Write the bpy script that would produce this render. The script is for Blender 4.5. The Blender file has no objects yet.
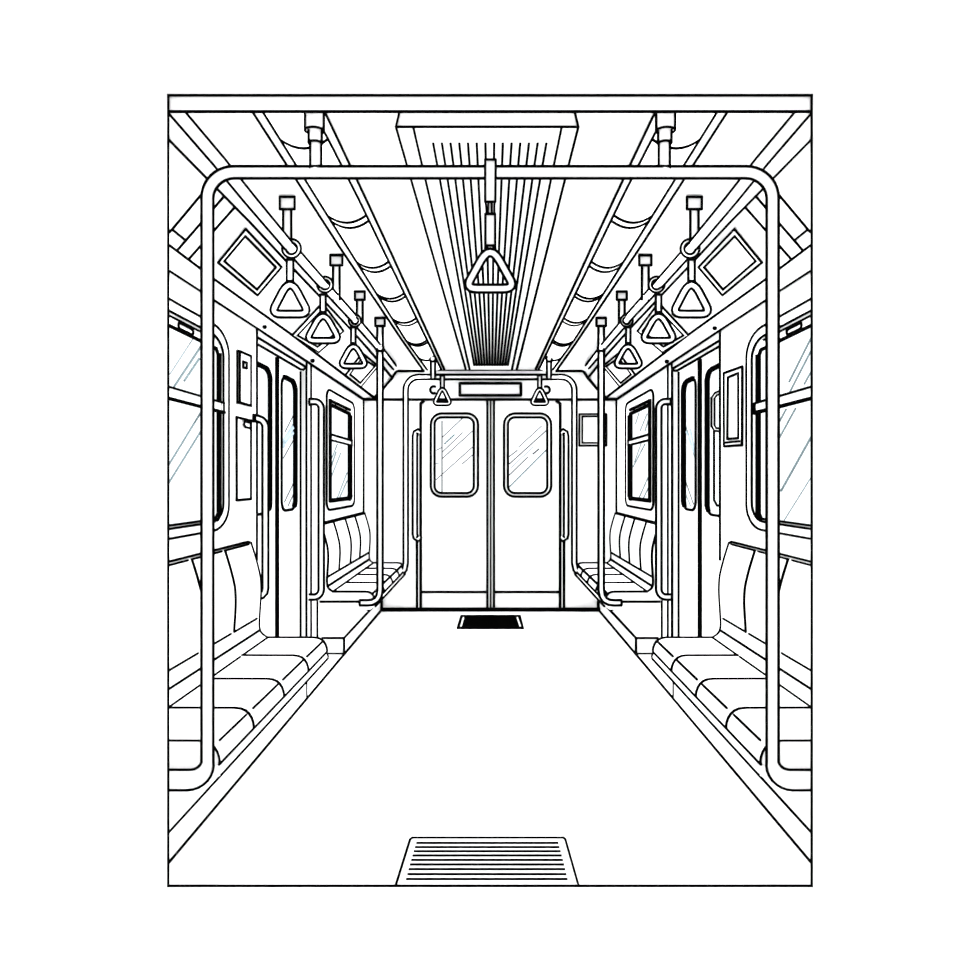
import bpy, math, bmesh
from mathutils import Vector as V
from mathutils.geometry import tessellate_polygon

LE = 54.0
F, U0, V0, CZ = 900.0, 490.0, 481.0, 1.17
LW = 1.28
CAM = V((0, 0, CZ))
scn = bpy.context.scene
COL = scn.collection

# ------------------------------------------------------------------ materials
def diffuse(name, col, rough=0.9, noise=0.0):
    m = bpy.data.materials.new(name); m.use_nodes = True
    nt = m.node_tree; nt.nodes.clear()
    out = nt.nodes.new('ShaderNodeOutputMaterial')
    d = nt.nodes.new('ShaderNodeBsdfDiffuse')
    d.inputs['Roughness'].default_value = 0.2
    d.inputs['Color'].default_value = (*col, 1)
    if noise:
        n = nt.nodes.new('ShaderNodeTexNoise'); n.inputs['Scale'].default_value = 30
        r = nt.nodes.new('ShaderNodeValToRGB')
        r.color_ramp.elements[0].color = (col[0]-noise, col[1]-noise, col[2]-noise, 1)
        r.color_ramp.elements[1].color = (*col, 1)
        nt.links.new(n.outputs['Fac'], r.inputs['Fac'])
        nt.links.new(r.outputs['Color'], d.inputs['Color'])
    nt.links.new(d.outputs[0], out.inputs[0])
    m.diffuse_color = (*col, 1)
    return m

WHITE = diffuse('white_enamel', (0.97, 0.97, 0.97), noise=0.01)
WALLM = diffuse('white_laminate', (0.97, 0.97, 0.97), noise=0.01)
SEATM = diffuse('white_vinyl', (0.97, 0.97, 0.97), noise=0.01)
FLOORM = diffuse('white_floor_vinyl', (0.97, 0.97, 0.97), noise=0.01)
INK = diffuse('black_piping', (0.0008, 0.0008, 0.0008))
GREY = diffuse('grey_glare_paint', (0.15, 0.195, 0.21))  # colour of the reflection strokes painted on the panes
DARKGREY = diffuse('dark_grey_glare_paint', (0.045, 0.045, 0.05))  # darker tone for the same painted reflection strokes
BLUE = diffuse('pale_blue_glare_paint', (0.36, 0.45, 0.51))  # pale bands of painted reflection on the side door glass
def lampmat():
    m = bpy.data.materials.new('lamp_diffuser'); m.use_nodes = True
    nt = m.node_tree; nt.nodes.clear()
    out = nt.nodes.new('ShaderNodeOutputMaterial'); e = nt.nodes.new('ShaderNodeEmission')
    e.inputs['Strength'].default_value = 2.2; e.inputs['Color'].default_value = (1, 1, 1, 1)
    nt.links.new(e.outputs[0], out.inputs[0]); return m
LAMP = lampmat()
def glassmat():
    m = bpy.data.materials.new('clear_glass'); m.use_nodes = True
    nt = m.node_tree; nt.nodes.clear()
    out = nt.nodes.new('ShaderNodeOutputMaterial')
    t = nt.nodes.new('ShaderNodeBsdfTransparent'); t.inputs['Color'].default_value = (0.97, 0.99, 1, 1)
    g = nt.nodes.new('ShaderNodeBsdfGlossy'); g.inputs['Roughness'].default_value = 0.02
    mx = nt.nodes.new('ShaderNodeMixShader'); mx.inputs[0].default_value = 0.04
    nt.links.new(t.outputs[0], mx.inputs[1]); nt.links.new(g.outputs[0], mx.inputs[2])
    nt.links.new(mx.outputs[0], out.inputs[0]); return m
GLASS = glassmat()

# ------------------------------------------------------------------ geometry helpers
def P(px, py, Y):
    return V(((px-U0)*Y/F, Y, CZ-(py-V0)*Y/F))
def ray(px, py):
    return V(((px-U0)/F, 1.0, -(py-V0)/F))
def onX(px, py, X):
    return P(px, py, F*X/(px-U0))
def onZ(px, py, Z=0.0):
    return P(px, py, F*(CZ-Z)/(py-V0))
def onplane(px, py, p0, n):
    d = ray(px, py); t = (p0-CAM).dot(n)/d.dot(n)
    return CAM + d*t
CS = 0.025                                  # the ceiling falls a little towards the far end
def ceilz(Y): return 2.169 + (8.1-Y)*CS
def onC(px, py, drop=0.0):
    return onplane(px, py, V((0, 8.1, 2.169-drop)), V((0, CS, 1)))

class MB:
    def __init__(s): s.v = []; s.f = []; s.m = []; s.mats = []
    def mi(s, mat):
        if mat not in s.mats: s.mats.append(mat)
        return s.mats.index(mat)
    def add(s, vs, fs, mat):
        b = len(s.v); k = s.mi(mat)
        s.v += [V(p) for p in vs]
        for f in fs: s.f.append([b+i for i in f]); s.m.append(k)
        return s
    def prism(s, pts, vec, mat=None):
        mat = mat or WHITE
        pts = [V(p) for p in pts]; vec = V(vec); n = len(pts)
        vs = pts + [p+vec for p in pts]
        fs = [list(range(n))[::-1], list(range(n, 2*n))] + [[i, (i+1) % n, n+(i+1) % n, n+i] for i in range(n)]
        return s.add(vs, fs, mat)
    def plate(s, outer, holes, vec, mat=None):
        mat = mat or WALLM
        vec = V(vec); loops = [[V(p) for p in outer]] + [[V(p) for p in h] for h in holes]
        flat = [p for l in loops for p in l]; n = len(flat)
        tris = tessellate_polygon(loops)
        fs = [list(t) for t in tris] + [[n+i for i in t][::-1] for t in tris]
        o = 0
        for l in loops:
            for i in range(len(l)):
                a, b = o+i, o+(i+1) % len(l)
                fs.append([a, b, n+b, n+a])
            o += len(l)
        return s.add(flat + [p+vec for p in flat], fs, mat)
    def box(s, a, b, mat=None):
        x0, y0, z0 = a; x1, y1, z1 = b
        return s.prism([(x0, y0, z0), (x1, y0, z0), (x1, y1, z0), (x0, y1, z0)], (0, 0, z1-z0), mat)
    def loft(s, A, B, mat=None):
        mat = mat or WHITE; n = len(A)
        return s.add(list(A)+list(B), [list(range(n))[::-1], list(range(n, 2*n))] +
                     [[i, (i+1) % n, n+(i+1) % n, n+i] for i in range(n)], mat)
    def tube(s, pts, R, mat, closed=False, n=14):
        pts = [V(p) for p in pts]; m = len(pts)
        if not isinstance(R, (list, tuple)): R = [R]*m
        vs = []; prev = None
        for i, p in enumerate(pts):
            if closed: t = pts[(i+1) % m]-pts[i-1]
            else: t = pts[min(i+1, m-1)]-pts[max(i-1, 0)]
            t.normalize()
            if prev is None:
                a = t.orthogonal().normalized()
            else:
                a = (prev - t*prev.dot(t)).normalized()
            prev = a; b = t.cross(a)
            for k in range(n):
                th = 2*math.pi*k/n
                vs.append(p+(a*math.cos(th)+b*math.sin(th))*R[i])
        fs = []
        for i in range(m if closed else m-1):
            j = (i+1) % m; off = 0
            if closed and j == 0:           # match the seam
                best = 1e9
                for o in range(n):
                    d = (vs[i*n]-vs[o]).length
                    if d < best: best = d; off = o
            for k in range(n):
                fs.append([i*n+k, i*n+(k+1) % n, j*n+(k+1+off) % n, j*n+(k+off) % n])
        if not closed: fs += [list(range(n))[::-1], [(m-1)*n+k for k in range(n)]]
        return s.add(vs, fs, mat)
    def line(s, pts, w=2.05, closed=False, k=1.5, mat=None, n=6):
        """black raised piping laid along pts; k = how far it stands proud (in its own radii)"""
        mat = mat or INK
        pts = [V(p) for p in pts]
        q = []; r = []
        for p in pts:
            rr = w*LW/2*p.y/F
            d = p-CAM
            q.append(CAM + d*(1-k*rr/d.length)); r.append(rr)
        m = len(q)
        for i in range(m if closed else m-1):
            a, b = q[i], q[(i+1) % m]; ra, rb = r[i], r[(i+1) % m]
            t = (b-a)
            if t.length < 1e-6: continue
            t.normalize(); u = t.orthogonal().normalized(); x = t.cross(u)
            a = a-t*ra*0.45; b = b+t*rb*0.45
            vs = [a+(u*math.cos(2*math.pi*j/n)+x*math.sin(2*math.pi*j/n))*ra for j in range(n)] + \
                 [b+(u*math.cos(2*math.pi*j/n)+x*math.sin(2*math.pi*j/n))*rb for j in range(n)]
            s.add(vs, [list(range(n))[::-1], list(range(n, 2*n))] +
                  [[j, (j+1) % n, n+(j+1) % n, n+j] for j in range(n)], mat)
        return s
    def pipe(s, pts, R, closed=False, w=2.05, caps=(0, 0), mat=None, sides=(1, 1)):
        """round bar with black piping down both of its sides"""
        pts = [V(p) for p in pts]; m = len(pts)
        if not isinstance(R, (list, tuple)): R = [R]*m
        lw = [w*LW/2*p.y/F for p in pts]
        s.tube(pts, [max(a-.6*b, a*.5) for a, b in zip(R, lw)], mat or WHITE, closed)
        A = []; B = []
        for i, p in enumerate(pts):
            if closed: t = pts[(i+1) % m]-pts[i-1]
            else: t = pts[min(i+1, m-1)]-pts[max(i-1, 0)]
            sd = t.normalized().cross((p-CAM).normalized()).normalized()
            A.append(p+sd*R[i]); B.append(p-sd*R[i])
        kk = 0.95*math.sqrt(.8*sum(R)/sum(lw))
        if sides[0]: s.line(A, w, closed, k=kk)
        if sides[1]: s.line(B, w, closed, k=kk)
        for e, idx in ((caps[0], 0), (caps[1], -1)):
            if e:
                t = (pts[1]-pts[0]) if idx == 0 else (pts[-1]-pts[-2])
                t.normalize(); u = t.cross(V((0, 1, 0)))
                if u.length < .1: u = V((1, 0, 0))
                u.normalize(); x = t.cross(u)
                s.line([pts[idx]+(u*math.cos(a)+x*math.sin(a))*R[idx] for a in [2*math.pi*j/20 for j in range(20)]], w, True, k=0.6)
        return s
    def build(s, name, parent=None, **props):
        me = bpy.data.meshes.new(name)
        off = parent.matrix_world.translation.copy() if parent is not None else V((0, 0, 0))
        if parent is not None:
            off = V((0, 0, 0)); q = parent
            while q is not None: off += q.location; q = q.parent
        me.from_pydata([tuple(p-off) for p in s.v], [], s.f)
        for mt in s.mats: me.materials.append(mt)
        me.polygons.foreach_set('material_index', s.m)
        me.update()
        o = bpy.data.objects.new(name, me); COL.objects.link(o)
        if parent is not None: o.parent = parent
        for k_, v_ in props.items(): o[k_] = v_
        return o

def thing(name, label, cat, loc, group=None):
    o = bpy.data.objects.new(name, None); COL.objects.link(o); o.location = loc
    o.empty_display_size = 0.05
    o['label'] = label; o['category'] = cat
    if group: o['group'] = group
    return o

def arc(c, a0, a1, r, n=8):
    """points in pixel space"""
    return [(c[0]+r[0]*math.cos(a0+(a1-a0)*i/n), c[1]+r[1]*math.sin(a0+(a1-a0)*i/n)) for i in range(n+1)]
def rrect(y0, y1, z0, z1, ry, rz, n=7):
    ry = min(ry, (y1-y0)/2.01); rz = min(rz, (z1-z0)/2.01)
    o = []
    for cy, cz, a in ((y1-ry, z1-rz, 0), (y0+ry, z1-rz, 90), (y0+ry, z0+rz, 180), (y1-ry, z0+rz, 270)):
        for i in range(n+1):
            t = math.radians(a+90*i/n)
            o.append((cy+ry*math.cos(t), cz+rz*math.sin(t)))
    return o
def rtri(cx, ya, yb, hw, r0, n=6):
    vs = [V((cx, ya)), V((cx+hw, yb)), V((cx-hw, yb))]; o = []
    for i in range(3):
        p, a, b = vs[i], vs[i-1], vs[(i+1) % 3]
        r = r0*1.5 if i == 0 else r0
        if i == 0: p = p-V((0, .43*r0))
        da = (a-p).normalized(); db = (b-p).normalized()
        for j in range(n+1):
            t = j/n
            o.append((p+da*r*2)*(1-t)**2 + p*2*t*(1-t) + (p+db*r*2)*t*t)
    return [(q[0], q[1]) for q in o]

XW = 1.143; YN = 2.5; YF = 8.1
SIDE = {-1: 'left', 1: 'right'}
def mx(s, px): return px if s < 0 else 980-px
def T(s, px, py, Y): return P(mx(s, px), py, Y)
def TX(s, px, py, X=XW): return onX(mx(s, px), py, s*X)
COVE = [(1.045, 1.93), (0.882, 2.118)]
def TCv(s, px, py, lift=0.0):
    (x0, z0), (x1, z1) = COVE
    n = V((s*(z1-z0), 0, (x0-x1)))
    if n.z < 0: n = -n
    n.normalize()
    return onplane(mx(s, px), py, V((s*x0, 0, z0))-n*lift, n)

# ================================================================== SETTING
# floor ---------------------------------------------------------------
m = MB()
m.box((-1.2, YN, -0.06), (1.2, YF+0.05, 0), FLOORM)
for s in (-1, 1):
    m.line([(s*0.985, YN+0.02, 0), (s*0.985, YF, 0)] if False else [V((s*0.985, YN+0.02+i*(YF-YN-0.02)/10, 0)) for i in range(11)], 2.2, k=2)
m.build('floor', kind='structure')
# ceiling -------------------------------------------------------------
m = MB()
m.prism([(-1.0, YN, ceilz(YN)), (1.0, YN, ceilz(YN)), (1.0, YF+.05, ceilz(YF+.05)), (-1.0, YF+.05, ceilz(YF+.05))], (0, 0, .05), WALLM)
m.build('ceiling', kind='structure')

# windows: opening in the wall (hole) and everything in it ---------------
# y = (outer0, outer1), corner radii, frame width in Y, glass y-range
WIN = [dict(y=(2.60, 3.92), r=(.22, .10), fw=.078, g=(2.80, 3.787), far=False),
       dict(y=(6.27, 7.53), r=(.13, .06), fw=.05, g=(6.40, 7.33), far=True)]
ZO = (.965, 1.816); ZI = (1.0, 1.768)
def shiftY(s, w, v):                       # the right-hand near window ends a little farther on
    return v + (.070 if (s > 0 and not w['far']) else 0.0)
DOOR = {-1: dict(n=4.415, f=5.606, ft=5.606, seam=4.99), 1: dict(n=4.475, f=5.652, ft=5.652, seam=5.062)}
XD = 1.181
for s in (-1, 1):
    m = MB()
    holes = []
    for w in WIN:
        y0, y1 = shiftY(s, w, w['y'][0]), shiftY(s, w, w['y'][1])
        holes.append([(s*XW, y, z) for y, z in rrect(y0+w['fw'], y1-w['fw'], ZI[0], ZI[1], w['r'][0]*.75, w['r'][1]*.75)])
    d = DOOR[s]
    holes.append([(s*XW, d['n'], .02), (s*XW, d['f'], .02), (s*XW, d['f'], 1.875), (s*XW, d['n'], 1.875)])
    m.plate([(s*XW, YN, 0), (s*XW, YF, 0), (s*XW, YF, 1.98), (s*XW, YN, 1.98)], holes, (s*.03, 0, 0), WALLM)
    # line at the near edge of the doorway and the two of its far frame
    xs = (257, 306.5, 311, 317.2) if s < 0 else (260, 308, 312, 318)
    m.line([TX(s, xs[0], 329 if s < 0 else 331), TX(s, xs[0], 560)], 2.1, k=3)
    m.line([TX(s, xs[1], 362 if s < 0 else 364), TX(s, xs[1], 650)], 2.1, k=3)
    m.line([TX(s, xs[2], 365), TX(s, xs[2], 650)], 2.1, k=3)
    m.line([TX(s, xs[3], 601), TX(s, xs[3], 638)], 2.1, k=3)
    m.build('wall_'+SIDE[s], kind='structure')

    # ledge under the cove and the sloping cove panel ------------------------
    m = MB()
    m.prism([(s*XW, YN, 1.915), (s*1.045, YN, 1.93), (s*1.045, YN, 1.97), (s*XW, YN, 1.97)], (0, YF-YN, 0), WALLM)
    m.line([TX(s, a, b) for a, b in ((169.5, 270.8), (201, 291.2), (214, 300), (257, 328), (310, 363.6), (362.5, 398.8))], 2.1, k=5)
    m.line([onX(mx(s, a), b, s*1.045) for a, b in ((169.5, 245.3), (201, 269), (214, 279), (290, 333.5), (374, 397.6))], 2.2, k=3.5)
    tr = m.build('trim_1' if s < 0 else 'trim_2', kind='structure')
    for a, b in (((264.6, 325.3), (312.6, 359)) if s < 0 else ((265.3, 326.5), (313.2, 359.8))):
        q = MB(); c = onplane(mx(s, a), b, V((s*XW, 0, 1.915)), V((s*.015, 0, .098)).normalized())
        bm = bmesh.new(); bmesh.ops.create_uvsphere(bm, u_segments=14, v_segments=8, radius=2.35*c.y/F)
        q.add([c+v_.co-V((0, 0, 1.6*c.y/F)) for v_ in bm.verts], [[v_.index for v_ in f_.verts] for f_ in bm.faces], INK); bm.free()
        q.build('screw_head', tr, label='black round screw head')
    m = MB()
    prof = [(1.045, 1.93), (.882, 2.118), (.86, 2.151), (.822, 2.19), (.822, 2.30), (1.20, 2.30), (1.20, 1.93)]
    # pieces, each four-sided, so the far wall outline stays as drawn
    m.prism([(s*1.045, YN, 1.93), (s*.882, YN, 2.118), (s*.93, YN, 2.14), (s*1.08, YN, 1.96)], (0, YF-YN, 0), WALLM)
    m.loft([V((s*.882, YN, 2.118)), V((s*.93, YN, 2.20)), V((s*.97, YN, 2.20)), V((s*.97, YN, 2.14))],
           [V((s*.882, YF, 2.118)), V((s*.86, YF, 2.151)), V((s*.90, YF, 2.20)), V((s*.93, YF, 2.14))], WALLM)
    m.loft([V((s*.93, YN, 2.20)), V((s*.965, YN, 2.32)), V((s*1.0, YN, 2.34)), V((s*.97, YN, 2.20))],
           [V((s*.86, YF, 2.151)), V((s*.822, YF, 2.17)), V((s*.87, YF, 2.20)), V((s*.90, YF, 2.20))], WALLM)
    m.line([onX(mx(s, a), b, s*.882) for a, b in ((169.5, 140.4), (216.4, 188.2), (250, 222.3), (285.7, 260.6), (319, 295.8), (350, 328.8), (377.5, 359.6), (391.8, 377.5))], 2.1, k=2)
    for seq in (((223.8, 196.8), (177.3, 250.4)), ((235, 207), (189, 259)), ((204, 191.5), (172.2, 229.5), (169.5, 232)),
                ((172.2, 229.5), (185.5, 240.2))):
        m.line([TCv(s, a, b) for a, b in seq], 2.1, k=2)
    m.build('trim_3' if s < 0 else 'trim_4', kind='structure')

# near end wall with the opening we look through --------------------------
m = MB()
ox = 322*YN/F; zb = CZ-405*YN/F; zt = CZ+386*YN/F
m.plate([(-1.22, YN, -.12), (1.22, YN, -.12), (1.22, YN, 2.42), (-1.22, YN, 2.42)],
        [[(-ox, YN, zb), (ox, YN, zb), (ox, YN, zt), (-ox, YN, zt)]], (0, -.05, 0), WALLM)
m.line([(-ox, YN, zb), (ox, YN, zb), (ox, YN, zt), (-ox, YN, zt)], 2.5, True, k=1)
m.build('wall_front', kind='structure')
m = MB()
z1 = CZ+369.4*(YN+.005)/F
m.prism([(-1.0, YN+.002, z1), (-1.0, YN+.022, z1+.03), (-1.0, YN+.022, zt+.03), (-1.0, YN+.002, zt+.03)], (2.0, 0, 0), WALLM)
m.line([(-.93, YN+.005, z1), (.93, YN+.005, z1)], 2.5, k=1)
m.build('trim_5', kind='structure')

# far end wall ---------------------------------------------------------
def E(px, py, Y=YF): return P(px, py, Y)
def rr_px(x0, x1, y0, y1, r, Y, n=6):
    o = []
    for cx, cy, a in ((x1-r, y0+r, -90), (x1-r, y1-r, 0), (x0+r, y1-r, 90), (x0+r, y0+r, 180)):
        for i in range(n+1):
            t = math.radians(a+90*i/n); o.append(P(cx+r*math.cos(t), cy+r*math.sin(t), Y))
    return o
m = MB()
m.plate([(-1.2, YF, 0), (1.2, YF, 0), (1.2, YF, 2.3), (-1.2, YF, 2.3)],
        [[E(418, 609.2), E(418, 400.5), E(562.5, 400.5), E(562.5, 609.2)]], (0, .05, 0), WALLM)
m.line([E(362, 399.5), E(618, 399.5)], 2.3)
for s in (-1, 1):
    m.line([E(mx(s, a), b) for a, b in ((424, 371), (397, 371), (395, 373.6), (392, 378.3), (383.3, 388.6), (376.4, 395.5), (374, 398))], 2.2)
    m.line([E(mx(s, 363.3), 398), E(mx(s, 363.3), 520)], 2.2)
    m.line([E(mx(s, 381.8), 600), E(mx(s, 381.8), 610)], 2.2)
m.line([E(436, 369.6), E(544, 369.6)], 2.1)
m.build('wall_back', kind='structure')
m = MB()
m.box((-.97, YF-.02, 0), (.97, YF, .014), INK)
a, b = E(382, 609.7), E(599.5, 609.7)
m.line([a, b], 3.9)
m.build('trim_6', kind='structure')

# end doors
d3 = bpy.data.objects.new('door_3', None); COL.objects.link(d3); d3.location = (0, YF, 0); d3['kind'] = 'structure'
def streaks(parent, lst, f, name='painted_glare'):  # glass reflections put in as thin coloured bars on the pane
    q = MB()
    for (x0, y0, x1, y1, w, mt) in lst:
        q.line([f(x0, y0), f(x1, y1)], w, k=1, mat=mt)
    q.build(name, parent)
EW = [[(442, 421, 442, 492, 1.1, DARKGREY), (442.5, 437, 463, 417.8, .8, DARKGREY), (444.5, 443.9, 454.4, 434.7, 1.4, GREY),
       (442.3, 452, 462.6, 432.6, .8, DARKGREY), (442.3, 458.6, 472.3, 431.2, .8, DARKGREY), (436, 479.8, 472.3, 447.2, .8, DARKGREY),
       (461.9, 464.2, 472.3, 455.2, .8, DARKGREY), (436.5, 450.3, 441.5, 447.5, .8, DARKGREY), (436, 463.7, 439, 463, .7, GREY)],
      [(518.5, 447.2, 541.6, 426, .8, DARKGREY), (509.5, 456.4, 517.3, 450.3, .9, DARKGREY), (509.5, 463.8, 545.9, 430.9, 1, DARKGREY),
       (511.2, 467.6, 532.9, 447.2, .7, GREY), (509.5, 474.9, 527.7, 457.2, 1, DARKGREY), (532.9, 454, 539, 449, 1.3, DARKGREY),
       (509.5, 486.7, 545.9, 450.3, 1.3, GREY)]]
for i, (x0, x1, wo, wi) in enumerate(((420.6, 488.9, (430.7, 478.0), (434.6, 473.7)), (491.1, 560.2, (504.0, 551.2), (508.0, 547.2)))):
    q = MB()
    yd = YF+.012
    q.plate([P(x0, 609, yd), P(x1, 609, yd), P(x1, 400.3, yd), P(x0, 400.3, yd)], [rr_px(wi[0]-1, wi[1]+1, 416.4, 494, 7, yd)], (0, .03, 0), WHITE)
    side = x0 if i == 0 else x1
    q.line([P(side+(3 if i == 0 else -4), 401, YF), P(side, 403.5, YF), P(side, 609, YF)], 2.5)
    q.line([P(x0 if i == 0 else 494, 592, YF), P(x1 if i == 1 else 487, 592, YF)], 2.2)
    xi = 487.3 if i == 0 else 494
    q.line([P(xi, 400, YF), P(xi, 609, YF)], 1.9)
    leaf = q.build('door_leaf', d3)
    q = MB()
    q.plate(rr_px(wo[0], wo[1], 413.4, 496.7, 11, YF-.004), [rr_px(wi[0], wi[1], 417.4, 493.0, 7, YF-.004)], (0, .012, 0), WHITE)
    q.line(rr_px(wo[0], wo[1], 413.4, 496.7, 11, YF-.004), 2.05, True, k=.8)
    q.line(rr_px(wi[0], wi[1], 417.4, 493.0, 7, YF-.004), 2.05, True, k=.8)
    q.build('window_frame', leaf)
    q = MB(); q.plate(rr_px(wi[0]-.5, wi[1]+.5, 416.9, 493.5, 7, YF+.02), [], (0, .004, 0), GLASS)
    q.build('glass_pane', leaf)
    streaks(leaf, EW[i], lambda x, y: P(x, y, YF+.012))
    # vertical grab handle
    hx = 414.9 if i == 0 else 566.2; ed = 419.5 if i == 0 else 561.6
    q = MB(); yh = YF-.05; R = 2.3*yh/F
    g = 1 if i == 0 else -1
    path = [P(ed, 433.5, YF-.01)] + [P(*p, yh) for p in ((hx+2.6*g, 431.2), (hx+.8*g, 432.6), (hx, 436), (hx, 470), (hx, 500), (hx, 534), (hx+.8*g, 537.5), (hx+2.6*g, 539.2))] + [P(ed, 536.5, YF-.01)]
    q.pipe(path, R, w=1.9)
    q.build('door_handle', leaf)
q = MB(); q.line([P(490.7, 400, YF), P(490.7, 609, YF)], 1.3); q.box((-.012, YF+.004, 0), (.012, YF+.012, 1.9), WHITE)
q.build('centre_seal', d3)
q = MB()
for xx in (417, 564):
    q.box((E(xx-1.5, 0).x, YF-.006, 0), (E(xx+1.5, 0).x, YF+.005, 1.88), WHITE)
    q.line([P(xx, 540, YF-.006), P(xx, 609, YF-.006)], 2.2)
q.build('door_frame', d3)

# side windows --------------------------------------------------------
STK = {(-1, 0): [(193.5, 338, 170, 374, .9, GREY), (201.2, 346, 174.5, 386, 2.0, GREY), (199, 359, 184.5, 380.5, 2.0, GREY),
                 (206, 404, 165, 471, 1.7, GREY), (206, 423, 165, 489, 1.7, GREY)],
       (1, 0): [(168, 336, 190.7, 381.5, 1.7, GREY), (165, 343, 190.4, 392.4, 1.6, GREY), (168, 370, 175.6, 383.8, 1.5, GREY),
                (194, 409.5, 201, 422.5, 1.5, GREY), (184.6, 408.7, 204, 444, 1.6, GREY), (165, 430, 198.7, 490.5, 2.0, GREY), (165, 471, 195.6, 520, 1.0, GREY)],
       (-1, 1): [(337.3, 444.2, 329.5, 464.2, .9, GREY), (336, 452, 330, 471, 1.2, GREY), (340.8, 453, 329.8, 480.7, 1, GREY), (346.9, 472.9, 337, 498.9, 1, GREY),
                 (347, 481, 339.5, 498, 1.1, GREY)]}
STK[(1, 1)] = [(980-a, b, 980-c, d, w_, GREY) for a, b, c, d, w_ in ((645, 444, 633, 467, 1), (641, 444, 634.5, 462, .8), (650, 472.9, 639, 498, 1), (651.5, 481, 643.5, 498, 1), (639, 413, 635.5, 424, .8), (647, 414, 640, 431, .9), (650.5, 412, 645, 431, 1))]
nwin = 0
for s in (-1, 1):
    for wi, w in enumerate(WIN):
        nwin += 1
        y0, y1 = shiftY(s, w, w['y'][0]), shiftY(s, w, w['y'][1])
        g0, g1 = w['g'][0], w['g'][1]+(.04 if s > 0 and not w['far'] else 0)
        root = bpy.data.objects.new('window_%d' % nwin, None); COL.objects.link(root)
        root.location = (s*XW, (y0+y1)/2, ZO[0]); root['kind'] = 'structure'
        L = lambda x, pts: [V((s*x, a, b)) for a, b in pts]
        # frame
        q = MB(); xo = XW-.006
        out = rrect(y0, y1, ZO[0], ZO[1], w['r'][0], w['r'][1])
        inn = rrect(y0+w['fw'], y1-w['fw'], ZI[0], ZI[1]+.006, w['r'][0]*.75, w['r'][1]*.75)
        q.plate(L(xo, out), [L(xo, inn)], (s*.02, 0, 0), WHITE)
        q.line(L(xo, out), 2.1, True, k=2)
        if not w['far']: q.line(L(xo, inn), 2.1, True, k=2)
        q.build('window_frame', root)
        # sash
        q = MB(); xs = XW-.003
        so = rrect(y0+w['fw'], y1-w['fw'], ZI[0], ZI[1], w['r'][0]*.75, w['r'][1]*.75)
        gr = (.10, .05) if not w['far'] else (.02, .01)
        ztop = 1.722 if not w['far'] else 1.715
        zbot = 1.012 if not w['far'] else 1.03
        zr = (1.459, 1.50)
        gu = rrect(g0, g1, zr[1]-.002, ztop, .01, .01); gl = rrect(g0, g1, zbot, zr[0]+.002, .01, .01)
        if not w['far']:
            gl = rrect(g0, g1, zbot, zr[0], .01, .01)
        q.plate(L(xs, so), [L(xs, gu), L(xs, gl)], (s*.012, 0, 0), WHITE)
        q.line([V((s*xs, g0, ztop)), V((s*xs, g1-.04, ztop)), V((s*xs, g1, ztop-.03))], 3.2, k=2)
        tw = 4.6 if not w['far'] else 4.4
        q.line([V((s*xs, g1, ztop-.02)), V((s*xs, g1, zbot+.02)), V((s*xs, g1-.03, zbot))], tw, k=2)
        q.line([V((s*xs, g0, zbot)), V((s*xs, g1-.03, zbot))], 2.1 if not w['far'] else 3.6, k=2)
        if w['far']:
            q.line([V((s*xs, g0, zbot)), V((s*xs, g0, ztop+.03))], 4.0, k=2)
            q.line([V((s*xs, g0, ztop+.03)), V((s*xs, g1, ztop+.035))], 2.6, k=2)
        else:
            q.line([V((s*xs, y0+.1, ZI[1]-.010)), V((s*xs, y1-.24, ZI[1]-.010))], 1.9, k=2)
        sash = q.build('sash', root)
        q = MB()
        e1 = g1+(.012 if s < 0 else .0) if not w['far'] else g1-.02
        q.box((s*(XW-.020), g0, zr[0]), (s*(XW+.01), e1, zr[1]), WHITE)
        xr = XW-.020
        q.line([V((s*xr, g0, zr[1])), V((s*xr, e1, zr[1]))], 2.1, k=2)
        q.line([V((s*xr, g0, zr[0])), V((s*xr, e1, zr[0]))], 3.4 if not w['far'] else 2.1, k=2)
        q.line([V((s*xr, e1, zr[0])), V((s*xr, e1, zr[1]))], 2.1, k=2)
        q.build('middle_rail', root)
        # latch on the top of the upper sash
        q = MB(); xl = XW-.002
        ly0, ly1 = (3.295, 3.46) if not w['far'] else (6.62, 7.12)
        lz = (1.722+.008, 1.752) if not w['far'] else (1.722, 1.748)
        lat = L(xl, rrect(ly0, ly1, lz[0], lz[1], .02, .01, 3))
        q.plate(lat, [], (s*.006, 0, 0), WHITE); q.line(lat, 2.4 if not w['far'] else 2.0, True, k=2)
        q.build('latch', sash)
        for gg, nm in ((gu, 'glass_pane'), (gl, 'glass_pane')):
            q = MB(); q.plate(L(XW+.014, gg), [], (s*.004, 0, 0), GLASS)
            q.build(nm, root)
        streaks(root, STK[(s, wi)], lambda x, y: TX(s, x, y, XW+.013) if s < 0 else TX(s, x, y, XW+.013))

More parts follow.
